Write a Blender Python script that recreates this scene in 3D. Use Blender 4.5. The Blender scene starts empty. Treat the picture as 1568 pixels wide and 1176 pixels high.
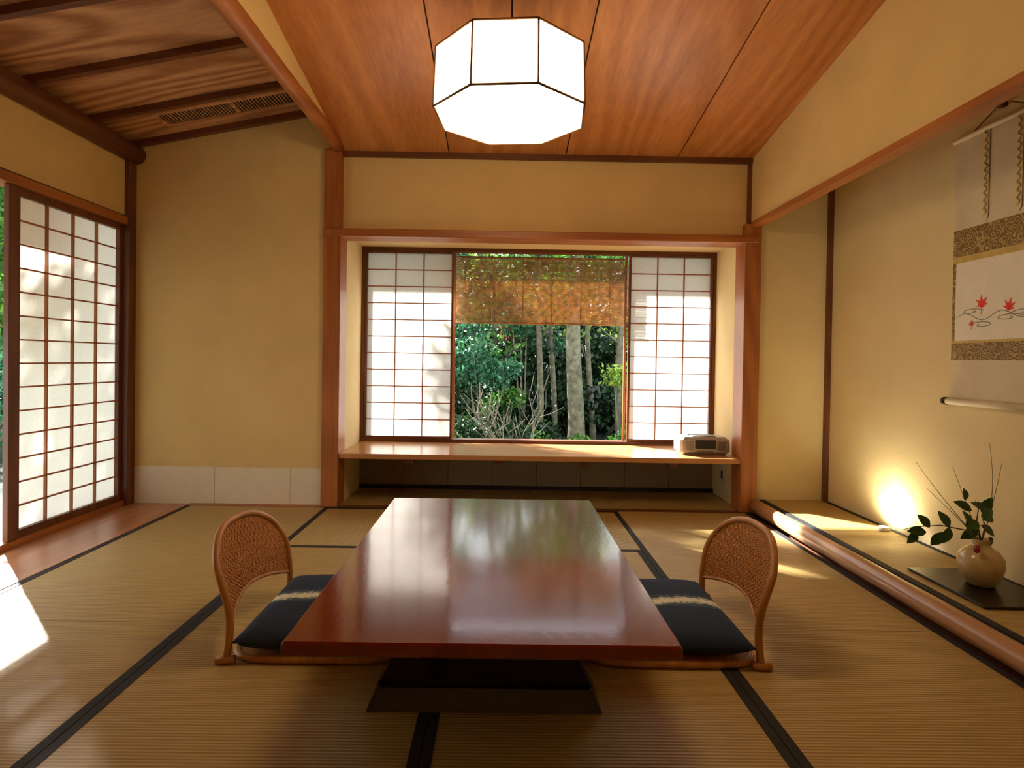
import bpy, math, random
import numpy as np
from mathutils import Vector, Matrix
random.seed(7)
scene = bpy.context.scene

# ------------------------------------------------------------------ materials
def new_mat(name):
    m = bpy.data.materials.new(name); m.use_nodes = True
    nt = m.node_tree
    for n in list(nt.nodes): nt.nodes.remove(n)
    out = nt.nodes.new('ShaderNodeOutputMaterial')
    b = nt.nodes.new('ShaderNodeBsdfPrincipled')
    nt.links.new(b.outputs[0], out.inputs[0])
    return m, nt, b, out

def N(nt, t, **kw):
    n = nt.nodes.new(t)
    for k, v in kw.items(): setattr(n, k, v)
    return n

def ramp(nt, fac, stops):
    r = N(nt, 'ShaderNodeValToRGB')
    el = r.color_ramp.elements
    while len(el) < len(stops): el.new(0.5)
    for e, (p, c) in zip(el, stops):
        e.position = p; e.color = (*c, 1)
    nt.links.new(fac, r.inputs[0])
    return r.outputs[0]

def mapping(nt, scale, island=False):
    tc = N(nt, 'ShaderNodeTexCoord')
    mp = N(nt, 'ShaderNodeMapping')
    mp.inputs['Scale'].default_value = scale
    nt.links.new(tc.outputs['Object'], mp.inputs['Vector'])
    if island:
        g = N(nt, 'ShaderNodeNewGeometry')
        mul = N(nt, 'ShaderNodeMath', operation='MULTIPLY'); mul.inputs[1].default_value = 37.0
        nt.links.new(g.outputs['Random Per Island'], mul.inputs[0])
        cx = N(nt, 'ShaderNodeCombineXYZ')
        for i in range(3): nt.links.new(mul.outputs[0], cx.inputs[i])
        nt.links.new(cx.outputs[0], mp.inputs['Location'])
    return mp.outputs[0]

def add_bump(nt, b, h, strength=0.2, dist=0.002):
    bp = N(nt, 'ShaderNodeBump')
    bp.inputs['Strength'].default_value = strength
    bp.inputs['Distance'].default_value = dist
    nt.links.new(h, bp.inputs['Height'])
    nt.links.new(bp.outputs[0], b.inputs['Normal'])

def simple(name, col, rough=0.5, metal=0.0, noise=0.0, nscale=20, coat=0.0):
    m, nt, b, o = new_mat(name)
    b.inputs['Roughness'].default_value = rough
    b.inputs['Metallic'].default_value = metal
    b.inputs['Coat Weight'].default_value = coat
    v = mapping(nt, (1, 1, 1))
    n = N(nt, 'ShaderNodeTexNoise'); n.inputs['Scale'].default_value = nscale; n.inputs['Detail'].default_value = 5
    nt.links.new(v, n.inputs['Vector'])
    lo = [c * (1 - noise) for c in col]; hi = [min(1, c * (1 + noise)) for c in col]
    nt.links.new(ramp(nt, n.outputs[0], [(0.3, lo), (0.7, hi)]), b.inputs['Base Color'])
    return m

def wood(name, c1, c2, axis='X', rough=0.45, fine=60, rings=14, island=False, broad=1.6, coat=0.0, contrast=0.35, stretch=0.16):
    """grain runs along axis"""
    m, nt, b, o = new_mat(name)
    b.inputs['Roughness'].default_value = rough
    b.inputs['Coat Weight'].default_value = coat
    b.inputs['Coat Roughness'].default_value = 0.2
    i = 'XYZ'.index(axis)
    s = [1.0, 1.0, 1.0]; s[i] = stretch
    v = mapping(nt, tuple(s), island)
    n1 = N(nt, 'ShaderNodeTexNoise'); n1.inputs['Scale'].default_value = broad; n1.inputs['Detail'].default_value = 1.5
    nt.links.new(v, n1.inputs['Vector'])
    mu = N(nt, 'ShaderNodeMath', operation='MULTIPLY'); mu.inputs[1].default_value = rings * 6.28
    nt.links.new(n1.outputs[0], mu.inputs[0])
    sn = N(nt, 'ShaderNodeMath', operation='SINE'); nt.links.new(mu.outputs[0], sn.inputs[0])
    ma = N(nt, 'ShaderNodeMath', operation='MULTIPLY_ADD'); ma.inputs[1].default_value = contrast * 0.5; ma.inputs[2].default_value = 0.5
    nt.links.new(sn.outputs[0], ma.inputs[0])
    s2 = [1.0, 1.0, 1.0]; s2[i] = 0.03
    v2 = mapping(nt, tuple(s2), island)
    n2 = N(nt, 'ShaderNodeTexNoise'); n2.inputs['Scale'].default_value = fine; n2.inputs['Detail'].default_value = 4
    nt.links.new(v2, n2.inputs['Vector'])
    ad = N(nt, 'ShaderNodeMath', operation='ADD'); nt.links.new(ma.outputs[0], ad.inputs[0]); nt.links.new(n2.outputs[0], ad.inputs[1])
    hf = N(nt, 'ShaderNodeMath', operation='MULTIPLY'); hf.inputs[1].default_value = 0.5
    nt.links.new(ad.outputs[0], hf.inputs[0])
    nt.links.new(ramp(nt, hf.outputs[0], [(0.28, c1), (0.72, c2)]), b.inputs['Base Color'])
    add_bump(nt, b, hf.outputs[0], 0.15, 0.002)
    return m

def plaster(name, col):
    m, nt, b, o = new_mat(name)
    b.inputs['Roughness'].default_value = 0.95
    b.inputs['Specular IOR Level'].default_value = 0.1
    v = mapping(nt, (1, 1, 1))
    n = N(nt, 'ShaderNodeTexNoise'); n.inputs['Scale'].default_value = 2.5; n.inputs['Detail'].default_value = 6
    nt.links.new(v, n.inputs['Vector'])
    nt.links.new(ramp(nt, n.outputs[0], [(0.3, [c * 0.93 for c in col]), (0.7, [c * 1.04 for c in col])]), b.inputs['Base Color'])
    n2 = N(nt, 'ShaderNodeTexNoise'); n2.inputs['Scale'].default_value = 220; n2.inputs['Detail'].default_value = 3
    nt.links.new(v, n2.inputs['Vector'])
    add_bump(nt, b, n2.outputs[0], 0.35, 0.002)
    return m

def tatami(name, axis):
    """ribs repeat along axis"""
    m, nt, b, o = new_mat(name)
    b.inputs['Roughness'].default_value = 0.48
    b.inputs['Specular IOR Level'].default_value = 0.4
    tc = N(nt, 'ShaderNodeTexCoord'); sp = N(nt, 'ShaderNodeSeparateXYZ')
    nt.links.new(tc.outputs['Object'], sp.inputs[0])
    mu = N(nt, 'ShaderNodeMath', operation='MULTIPLY'); mu.inputs[1].default_value = 2 * math.pi / 0.0125
    nt.links.new(sp.outputs[axis], mu.inputs[0])
    sn = N(nt, 'ShaderNodeMath', operation='SINE'); nt.links.new(mu.outputs[0], sn.inputs[0])
    ma = N(nt, 'ShaderNodeMath', operation='MULTIPLY_ADD'); ma.inputs[1].default_value = 0.5; ma.inputs[2].default_value = 0.5
    nt.links.new(sn.outputs[0], ma.inputs[0])
    s = (6, 60, 1) if axis == 'Y' else (60, 6, 1)
    v = mapping(nt, s)
    n = N(nt, 'ShaderNodeTexNoise'); n.inputs['Scale'].default_value = 1.5; n.inputs['Detail'].default_value = 4
    nt.links.new(v, n.inputs['Vector'])
    mx = N(nt, 'ShaderNodeMath', operation='MULTIPLY_ADD'); mx.inputs[1].default_value = 0.5
    nt.links.new(ma.outputs[0], mx.inputs[0]); 
    m2 = N(nt, 'ShaderNodeMath', operation='MULTIPLY'); m2.inputs[1].default_value = 0.6
    nt.links.new(n.outputs[0], m2.inputs[0]); nt.links.new(m2.outputs[0], mx.inputs[2])
    nt.links.new(ramp(nt, mx.outputs[0], [(0.15, (0.29, 0.185, 0.055)), (0.85, (0.55, 0.395, 0.15))]), b.inputs['Base Color'])
    add_bump(nt, b, ma.outputs[0], 0.5, 0.002)
    return m

M = {}
M['plaster'] = plaster('plaster_ochre', (0.76, 0.565, 0.255))
M['plaster_pale'] = plaster('plaster_pale', (0.80, 0.66, 0.37))
M['paperbase'] = simple('paper_dado', (0.80, 0.72, 0.56), 0.8, noise=0.03)
M['tatamiY'] = tatami('tatami_rush_y', 'Y')
M['tatamiX'] = tatami('tatami_rush_x', 'X')
M['heri'] = simple('black_cloth_border', (0.012, 0.012, 0.014), 0.8, noise=0.2, nscale=300)
R1, R2 = (0.26, 0.075, 0.018), (0.52, 0.19, 0.05)
for a in 'XYZ':
    M['wood' + a] = wood('cedar_' + a, R1, R2, a, 0.42)
    M['dark' + a] = wood('dark_wood_' + a, (0.09, 0.026, 0.01), (0.20, 0.068, 0.025), a, 0.45)
M['ceil'] = wood('ceiling_board', (0.42, 0.145, 0.036), (0.70, 0.30, 0.095), 'Y', 0.36, fine=50, rings=20, island=True, broad=0.8, contrast=0.36, stretch=0.12)
M['ceilL'] = wood('ceiling_board_rough', (0.34, 0.15, 0.06), (0.66, 0.37, 0.19), 'X', 0.6, fine=45, rings=20, island=True, broad=1.4, contrast=0.8, stretch=0.12)
M['floorwood'] = wood('floor_board', (0.36, 0.14, 0.06), (0.52, 0.24, 0.11), 'Y', 0.3)
M['lightwood'] = wood('pale_log', (0.40, 0.20, 0.09), (0.62, 0.36, 0.19), 'Y', 0.3)
M['sill'] = wood('sill_board', (0.42, 0.19, 0.07), (0.62, 0.33, 0.14), 'X', 0.22)
M['tile'] = simple('grey_panel', (0.27, 0.22, 0.16), 0.6, noise=0.08)
M['black'] = simple('black_lacquer', (0.008, 0.006, 0.006), 0.25, noise=0.1)
M['blackmat'] = simple('black_matte', (0.012, 0.012, 0.012), 0.6, noise=0.1)
M['silver'] = simple('silver_plastic', (0.42, 0.40, 0.36), 0.35, 0.4, 0.03)
M['grille'] = simple('grey_grille', (0.20, 0.19, 0.17), 0.6, 0.2, 0.1, 400)
M['cable'] = simple('cord', (0.03, 0.02, 0.015), 0.6)
M['lampframe'] = simple('lamp_frame_wood', (0.22, 0.10, 0.03), 0.5)
M['white'] = simple('white_plastic', (0.7, 0.68, 0.6), 0.5)

def lacquer():
    m, nt, b, o = new_mat('red_lacquer')
    v = mapping(nt, (1, 0.15, 1))
    n = N(nt, 'ShaderNodeTexNoise'); n.inputs['Scale'].default_value = 18; n.inputs['Detail'].default_value = 4
    nt.links.new(v, n.inputs['Vector'])
    nt.links.new(ramp(nt, n.outputs[0], [(0.3, (0.15, 0.010, 0.004)), (0.7, (0.21, 0.017, 0.006))]), b.inputs['Base Color'])
    b.inputs['Roughness'].default_value = 0.15
    b.inputs['Coat Weight'].default_value = 0.6
    b.inputs['Coat Roughness'].default_value = 0.09
    v2 = mapping(nt, (55, 24, 1))
    n2 = N(nt, 'ShaderNodeTexNoise'); n2.inputs['Scale'].default_value = 1.0; n2.inputs['Detail'].default_value = 3
    nt.links.new(v2, n2.inputs['Vector'])
    bp = N(nt, 'ShaderNodeBump'); bp.inputs['Strength'].default_value = 0.16; bp.inputs['Distance'].default_value = 0.001
    nt.links.new(n2.outputs[0], bp.inputs['Height'])
    nt.links.new(bp.outputs[0], b.inputs['Normal']); nt.links.new(bp.outputs[0], b.inputs['Coat Normal'])
    return m
M['lacquer'] = lacquer()

def paper(name, col, tr, nscale=60, var=0.93):
    m, nt, b, out = new_mat(name)
    b.inputs['Roughness'].default_value = 0.9
    b.inputs['Specular IOR Level'].default_value = 0.1
    t = N(nt, 'ShaderNodeBsdfTranslucent'); 
    v = mapping(nt, (1, 1, 1)); n = N(nt, 'ShaderNodeTexNoise'); n.inputs['Scale'].default_value = nscale; n.inputs['Detail'].default_value = 6
    nt.links.new(v, n.inputs['Vector'])
    c = ramp(nt, n.outputs[0], [(0.3, [c * var for c in col]), (0.7, col)])
    nt.links.new(c, t.inputs[0]); nt.links.new(c, b.inputs['Base Color'])
    mx = N(nt, 'ShaderNodeMixShader'); mx.inputs[0].default_value = tr
    nt.links.new(b.outputs[0], mx.inputs[1]); nt.links.new(t.outputs[0], mx.inputs[2])
    nt.links.new(mx.outputs[0], out.inputs[0])
    return m
M['shoji'] = paper('shoji_paper', (0.93, 0.92, 0.88), 0.6)
M['bamboo'] = paper('bamboo_slat', (0.68, 0.42, 0.20), 0.35, 25, 0.5)

def leafmat(name, c1, c2, tr=0.35):
    m, nt, b, out = new_mat(name)
    g = N(nt, 'ShaderNodeNewGeometry')
    mid = [(p * .7 + q * .3) for p, q in zip(c1, c2)]
    col = ramp(nt, g.outputs['Random Per Island'], [(0.0, c1), (0.6, mid), (1.0, c2)])
    nt.links.new(col, b.inputs['Base Color']); b.inputs['Roughness'].default_value = 0.45
    t = N(nt, 'ShaderNodeBsdfTranslucent'); nt.links.new(col, t.inputs[0])
    mx = N(nt, 'ShaderNodeMixShader'); mx.inputs[0].default_value = tr
    nt.links.new(b.outputs[0], mx.inputs[1]); nt.links.new(t.outputs[0], mx.inputs[2])
    nt.links.new(mx.outputs[0], out.inputs[0])
    return m
M['leaf'] = leafmat('leaf_green', (0.010, 0.070, 0.008), (0.13, 0.32, 0.03))
M['leafblue'] = leafmat('leaf_bluegreen', (0.008, 0.070, 0.030), (0.09, 0.28, 0.13))
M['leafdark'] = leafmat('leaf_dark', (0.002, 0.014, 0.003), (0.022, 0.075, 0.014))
M['leafyellow'] = leafmat('leaf_yellow', (0.09, 0.20, 0.015), (0.38, 0.48, 0.06))
M['leafred'] = leafmat('leaf_red', (0.25, 0.05, 0.03), (0.38, 0.16, 0.09))
M['camellia'] = leafmat('leaf_camellia', (0.015, 0.06, 0.012), (0.04, 0.12, 0.02), 0.1)
M['bark'] = simple('bark', (0.13, 0.12, 0.075), 0.9, noise=0.5, nscale=14)
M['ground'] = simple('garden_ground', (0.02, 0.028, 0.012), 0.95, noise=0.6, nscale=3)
M['gravel'] = simple('pale_gravel', (0.26, 0.28, 0.22), 0.95, noise=0.3, nscale=40)
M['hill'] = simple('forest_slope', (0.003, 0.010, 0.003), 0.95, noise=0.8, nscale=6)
M['rattan'] = wood('rattan', (0.36, 0.14, 0.03), (0.62, 0.29, 0.08), 'Z', 0.4)
M['weave'] = simple('rattan_weave', (0.50, 0.21, 0.055), 0.5, noise=0.35, nscale=120)
M['eave'] = simple('eave_wood', (0.25, 0.17, 0.1), 0.8, noise=0.2)

def emit(name, col, s):
    m, nt, b, out = new_mat(name)
    b.inputs['Base Color'].default_value = (0.9, 0.85, 0.75, 1)
    b.inputs['Emission Color'].default_value = (*col, 1)
    b.inputs['Emission Strength'].default_value = s
    return m
M['lamp'] = emit('lamp_paper', (1.0, 0.73, 0.42), 11.5)
M['glowlens'] = emit('added_glow_lens', (1.0, 0.9, 0.62), 60.0)  # glowing disc of the added alcove light

# ------------------------------------------------------------------ mesh builder
class B:
    def __init__(s): s.v = []; s.f = []; s.m = []; s.sm = []; s.mats = []; s.T = None
    def mi(s, mat):
        if mat not in s.mats: s.mats.append(mat)
        return s.mats.index(mat)
    def add(s, vs, fs, mat, smooth=False):
        o = len(s.v)
        if s.T is not None: vs = [tuple(s.T @ Vector(p)) for p in vs]
        s.v += [tuple(p) for p in vs]
        k = s.mi(mat)
        for f in fs:
            s.f.append(tuple(i + o for i in f)); s.m.append(k); s.sm.append(smooth)
    def hexa(s, p, mat):
        s.add(p, [(0, 3, 2, 1), (4, 5, 6, 7), (0, 1, 5, 4), (1, 2, 6, 5), (2, 3, 7, 6), (3, 0, 4, 7)], mat)
    def box(s, x0, x1, y0, y1, z0, z1, mat, bev=0.0):
        if bev <= 0:
            s.hexa([(x0, y0, z0), (x1, y0, z0), (x1, y1, z0), (x0, y1, z0), (x0, y0, z1), (x1, y0, z1), (x1, y1, z1), (x0, y1, z1)], mat)
        else:
            e = bev; vs = []
            for z, q in ((z0, e), (z0 + e, 0), (z1 - e, 0), (z1, e)):
                a0, a1, b0, b1 = x0 + q, x1 - q, y0 + q, y1 - q
                c = e * 0.6
                vs += [(a0 + c, b0, z), (a1 - c, b0, z), (a1, b0 + c, z), (a1, b1 - c, z), (a1 - c, b1, z), (a0 + c, b1, z), (a0, b1 - c, z), (a0, b0 + c, z)]
            fs = [tuple(range(7, -1, -1)), tuple(range(24, 32))]
            for k in range(3):
                for i in range(8):
                    j = (i + 1) % 8
                    fs.append((k * 8 + i, k * 8 + j, k * 8 + 8 + j, k * 8 + 8 + i))
            s.add(vs, fs, mat)
    def tube(s, pts, r, mat, seg=8, closed=False, cap=True):
        pts = [Vector(p) for p in pts]; n = len(pts)
        rr = r if isinstance(r, (list, tuple)) else [r] * n
        vs = []; prev = None
        for i, p in enumerate(pts):
            if closed: d = pts[(i + 1) % n] - pts[i - 1]
            else: d = pts[min(i + 1, n - 1)] - pts[max(i - 1, 0)]
            if d.length < 1e-9: d = Vector((0, 0, 1))
            d.normalize()
            if prev is None:
                up = Vector((0, 0, 1)) if abs(d.z) < 0.9 else Vector((1, 0, 0))
                a = d.cross(up).normalized()
            else:
                a = (prev - d * prev.dot(d)).normalized()
            prev = a; b = d.cross(a)
            for k in range(seg):
                t = 2 * math.pi * k / seg
                vs.append(p + (a * math.cos(t) + b * math.sin(t)) * rr[i])
        fs = []
        for i in range(n if closed else n - 1):
            j = (i + 1) % n
            for k in range(seg):
                l = (k + 1) % seg
                fs.append((i * seg + k, i * seg + l, j * seg + l, j * seg + k))
        if cap and not closed:
            fs.append(tuple(range(seg - 1, -1, -1))); fs.append(tuple((n - 1) * seg + k for k in range(seg)))
        s.add(vs, fs, mat, True)
    def lathe(s, prof, c, mat, seg=40):
        vs = []; 
        for r, z in prof:
            for k in range(seg):
                t = 2 * math.pi * k / seg
                vs.append((c[0] + r * math.cos(t), c[1] + r * math.sin(t), c[2] + z))
        fs = []
        for i in range(len(prof) - 1):
            for k in range(seg):
                l = (k + 1) % seg
                fs.append((i * seg + k, i * seg + l, (i + 1) * seg + l, (i + 1) * seg + k))
        s.add(vs, fs, mat, True)
    def leaves(s, cs, rs, n, size, mat, rng, flat=0.7):
        for c, r in zip(cs, rs):
            p = rng.normal(size=(n, 3)); p /= np.linalg.norm(p, axis=1)[:, None]
            p *= (rng.random((n, 1)) ** 0.45) * r
            p[:, 2] *= flat; p += np.array(c)
            d = rng.normal(size=(n, 3)); d[:, 2] -= 0.3; d /= np.linalg.norm(d, axis=1)[:, None]
            e = np.cross(d, rng.normal(size=(n, 3))); e /= np.linalg.norm(e, axis=1)[:, None]
            L = size * (0.6 + 0.8 * rng.random((n, 1)))
            q = np.stack([p, p + d * L * .5 + e * L * .28, p + d * L, p + d * L * .5 - e * L * .28], 1).reshape(-1, 3)
            o = len(s.v); s.v += [tuple(x) for x in q.tolist()]
            k = s.mi(mat)
            s.f += [(o + 4 * i, o + 4 * i + 1, o + 4 * i + 2, o + 4 * i + 3) for i in range(n)]
            s.m += [k] * n; s.sm += [False] * n
    def make(s, name):
        me = bpy.data.meshes.new(name)
        me.from_pydata(s.v, [], s.f)
        for m in s.mats: me.materials.append(M[m])
        me.polygons.foreach_set('material_index', s.m)
        me.polygons.foreach_set('use_smooth', s.sm)
        me.update()
        ob = bpy.data.objects.new(name, me); scene.collection.objects.link(ob)
        return ob

D = 3.98          # back wall face
XL = -2.49        # left wall
XT = 1.665        # alcove front line (upper wall)
XR = 2.22         # scroll wall
YB = -0.8         # wall behind the camera
CB = 2.38         # ceiling height at back wall
CS = 0.168        # ceiling slope (rises toward the viewer)
def ceil_z(y): return CB + CS * (D - y)

# ------------------------------------------------------------------ shell
b = B(); b.box(-2.7, 2.4, -1.0, 4.62, -0.2, -0.05, 'tile')
b.box(XL - 0.02, -2.10, YB, D, -0.05, 0.0, 'floorwood')
b.box(-1.10, 1.66, D, 4.54, -0.05, 0.0, 'tatamiX')
b.make('floor')

def mat(x0, x1, y0, y1, along):
    b = B(); g = 0.0015; w = 0.03; zt = 0.0
    if along == 'Y':
        b.box(x0 + g, x0 + w, y0 + g, y1 - g, -0.05, zt + 0.0015, 'heri')
        b.box(x1 - w, x1 - g, y0 + g, y1 - g, -0.05, zt + 0.0015, 'heri')
        b.box(x0 + w, x1 - w, y0 + g, y1 - g, -0.05, zt, 'tatamiY')
    else:
        b.box(x0 + g, x1 - g, y0 + g, y0 + w, -0.05, zt + 0.0015, 'heri')
        b.box(x0 + g, x1 - g, y1 - w, y1 - g, -0.05, zt + 0.0015, 'heri')
        b.box(x0 + g, x1 - g, y0 + w, y1 - w, -0.05, zt, 'tatamiX')
    b.make('tatami_mat')
xs = [-2.09, -1.14, -0.19, 0.76, 1.675]
DM = D - 0.057
mat(xs[0], xs[1], 2.2, DM, 'Y'); mat(xs[0], xs[1], 0.3, 2.2, 'Y'); mat(xs[0], xs[1], YB, 0.3, 'Y')
mat(xs[3], xs[4], 2.2, DM, 'Y'); mat(xs[3], xs[4], 0.3, 2.2, 'Y'); mat(xs[3], xs[4], YB, 0.3, 'Y')
mat(xs[1], xs[3], 3.09, DM, 'X')
mat(xs[1], xs[2], 1.19, 3.09, 'Y'); mat(xs[2], xs[3], 1.19, 3.09, 'Y')
mat(xs[1], xs[3], 0.24, 1.19, 'X'); mat(xs[1], xs[3], YB, 0.24, 'X')
b = B(); b.box(-2.09, -1.2, DM, D, -0.05, 0.004, 'woodX'); b.box(-1.083, 1.613, DM, D, -0.05, 0.004, 'darkX'); b.make('trim_11')

# back wall
b = B()
b.box(-2.62, -1.14, D, D + 0.1, -0.05, 2.75, 'plaster')
b.box(-1.14, 1.67, D, D + 0.1, 1.84, 2.6, 'plaster')
b.box(1.67, 2.3, D, D + 0.1, -0.05, 2.6, 'plaster_pale')
b.box(-1.15, -1.09, D + 0.1, 4.64, -0.05, 1.9, 'plaster_pale')
b.box(1.65, 1.71, D + 0.1, 4.64, -0.05, 1.9, 'plaster_pale')
b.box(-1.15, 1.71, D + 0.1, 4.64, 1.86, 1.95, 'plaster_pale')
b.box(-1.15, 1.71, 4.56, 4.64, 1.84, 2.3, 'plaster')
b.make('wall_back')
b = B()
n = 8
for i in range(n):
    x0 = -1.09 + i * 2.74 / n; b.box(x0 + 0.002, x0 + 2.74 / n - 0.002, 4.545, 4.6, 0.03, 0.33, 'tile')
b.box(-1.09, 1.65, 4.55, 4.62, -0.05, 0.33, 'blackmat')
b.box(-1.09, 1.65, 4.53, 4.56, 0.0, 0.03, 'blackmat')
b.make('wall_window_bay')

b = B()
b.box(XL, -1.20, D - 0.004, D, 0.0, 0.25, 'paperbase')
for x in (-1.93, -1.42): b.box(x, x + 0.002, D - 0.0046, D - 0.003, 0, 0.25, 'tile')
b.make('baseboard_back')

# left wall
b = B()
b.box(XL - 0.10, XL - 0.01, YB, D, 1.92, 2.75, 'plaster')
b.box(XL - 0.10, XL - 0.01, YB, 1.80, -0.05, 1.92, 'plaster')
b.make('wall_left')
b = B()
b.box(XL - 0.10, XL + 0.012, YB, D, 1.855, 1.905, 'woodY')
b.make('trim_1')
b = B()
b.box(XL - 0.12, XL + 0.0, 1.8, D, -0.05, 0.035, 'woodY')
b.make('trim_2')
b = B()
b.box(XL - 0.09, XL + 0.02, 3.90, D + 0.0, 0.0, 2.30, 'darkZ', 0.004)
b.box(XL - 0.11, XL + 0.0, 1.80, 1.88, 0.035, 1.86, 'darkZ', 0.004)
b.make('trim_3')
b = B(); b.tube([(XL + 0.02, y, 2.335) for y in np.linspace(YB, D - 0.002, 12)], 0.062, 'darkY', 16); b.make('trim_4')

# rear wall, right wall
b = B(); b.box(-2.62, 2.3, YB - 0.1, YB, -0.05, 3.4, 'plaster'); b.make('wall_rear')
b = B()
b.box(XR, XR + 0.1, 1.6, D + 0.1, -0.05, 2.6, 'plaster_pale')
b.box(XT + .02, XT + 0.12, YB, 1.6, -0.05, 3.4, 'plaster')
b.box(XT + .02, XR + 0.1, 1.5, 1.6, -0.05, 2.6, 'plaster_pale')
b.box(XT, XT + 0.05, YB, D, 1.95, 3.2, 'plaster')
b.make('wall_right')
b = B(); b.box(XT - 0.012, XT + 0.055, 1.6, D - 0.05, 1.918, 1.952, 'woodY'); b.make('trim_5')
b = B(); b.box(XT + 0.05, XR + 0.05, 1.55, D + 0.05, 2.45, 2.5, 'ceilL'); b.make('ceiling_tokonoma')
b = B(); b.box(XR - 0.03, XR, D - 0.03, D, 0.08, 2.45, 'darkZ'); b.make('trim_6')

# main ceiling
b = B()
xe = [-1.10, -0.376, 0.407, 1.16, 1.70]
for i in range(4):
    a, c = xe[i] + 0.004, xe[i + 1] - 0.004
    y0, y1 = YB, D
    z0, z1 = ceil_z(y0), ceil_z(y1)
    b.hexa([(a, y0, z0), (c, y0, z0), (c, y1, z1), (a, y1, z1), (a, y0, z0 + .02), (c, y0, z0 + .02), (c, y1, z1 + .02), (a, y1, z1 + .02)], 'ceil')
z0, z1 = ceil_z(YB - .05) + .015, ceil_z(4.05) + .015
b.hexa([(-1.14, YB - .05, z0), (1.72, YB - .05, z0), (1.72, 4.05, z1), (-1.14, 4.05, z1), (-1.14, YB - .05, z0 + .05), (1.72, YB - .05, z0 + .05), (1.72, 4.05, z1 + .05), (-1.14, 4.05, z1 + .05)], 'blackmat')
b.make('ceiling')
b = B(); b.box(-1.09, XT, D - 0.03, D, CB - 0.03, CB + 0.006, 'darkX'); b.make('trim_7')

# plaster strip and round beam between both ceilings
b = B(); b.box(-1.15, -1.085, YB, D, 2.41, 3.3, 'plaster'); b.make('wall_strip')
b = B(); pts = [(-1.115 + 0.006 * math.sin(y * 2), y, 2.40 - 0.01 * math.sin((y - YB) * 1.1)) for y in np.linspace(YB, D - 0.05, 24)]
b.tube(pts, [0.043 + 0.003 * math.sin(i * .9) for i in range(24)], 'woodY', 16); b.make('trim_8')

# left ceiling
def lz(x): return 2.415 + 0.20 * (x - XL)
b = B()
ys = [YB] + [y for y in (-0.34, 0.14, 0.62, 1.10, 1.58, 2.07, 2.56, 3.06, 3.54)] + [D + 0.05]
for i in range(len(ys) - 1):
    a, c = XL - 0.1, -1.12
    y0, y1 = ys[i], ys[i + 1]
    b.hexa([(a, y0, lz(a)), (c, y0, lz(c)), (c, y1, lz(c)), (a, y1, lz(a)), (a, y0, lz(a) + .04), (c, y0, lz(c) + .04), (c, y1, lz(c) + .04), (a, y1, lz(a) + .04)], 'ceilL')
b.make('ceiling_left')
for i, yy in enumerate(ys[1:-1] + [D - 0.03]):
    b = B(); a, c = XL + 0.0, -1.15; w = 0.018
    b.hexa([(a, yy - w, lz(a) - .04), (c, yy - w, lz(c) - .04), (c, yy + w, lz(c) - .04), (a, yy + w, lz(a) - .04),
            (a, yy - w, lz(a) + .004), (c, yy - w, lz(c) + .004), (c, yy + w, lz(c) + .004), (a, yy + w, lz(a) + .004)], 'darkX')
    b.make('ceiling_rafter')
# air vent
b = B()
x0, x1, y0, y1 = -2.15, -1.25, 3.66, 3.80
def vb(xa, xb, ya, yb, d0, d1, mt):
    b.hexa([(xa, ya, lz(xa) - d0), (xb, ya, lz(xb) - d0), (xb, yb, lz(xb) - d0), (xa, yb, lz(xa) - d0),
            (xa, ya, lz(xa) - d1), (xb, ya, lz(xb) - d1), (xb, yb, lz(xb) - d1), (xa, yb, lz(xa) - d1)], mt)
vb(x0, x1, y0, y1, 0.003, -0.002, 'blackmat')
vb(x0 - .02, x1 + .02, y0 - .02, y0, 0.008, -0.002, 'ceilL'); vb(x0 - .02, x1 + .02, y1, y1 + .02, 0.008, -0.002, 'ceilL')
vb(x0 - .02, x0, y0, y1, 0.008, -0.002, 'ceilL'); vb(x1, x1 + .02, y0, y1, 0.008, -0.002, 'ceilL'); vb(-1.72, -1.70, y0, y1, 0.008, -0.002, 'ceilL')
k = x0 + 0.012
while k < x1 - .01:
    vb(k, k + .006, y0, y1, 0.007, 0.0, 'ceilL'); k += 0.02
b.make('air_vent')

# posts & beam
b = B(); b.box(-1.20, -1.085, D - 0.055, D + 0.11, 0.0, 2.39, 'woodZ', 0.006); b.make('post_left')
b = B(); b.box(1.615, 1.725, D - 0.055, D + 0.11, 0.0, 1.94, 'woodZ', 0.006); b.make('post_right')
b = B(); b.box(XT - .025, XT, D - 0.02, D, 1.93, 2.36, 'darkZ'); b.make('trim_9')
b = B(); b.box(-1.20, 1.70, D - 0.07, D + 0.11, 1.81, 1.86, 'woodX', 0.004); b.make('trim_10')

# sill shelf
b = B(); b.box(-1.083, 1.613, D - 0.045, 4.60, 0.325, 0.36, 'sill', 0.004)
for x in (-0.62, -0.01, 0.58, 1.17):
    b.box(x - 0.03, x + 0.03, D - 0.02, 4.5, 0.295, 0.325, 'darkY', 0.003)
b.make('window_shelf')

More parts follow.
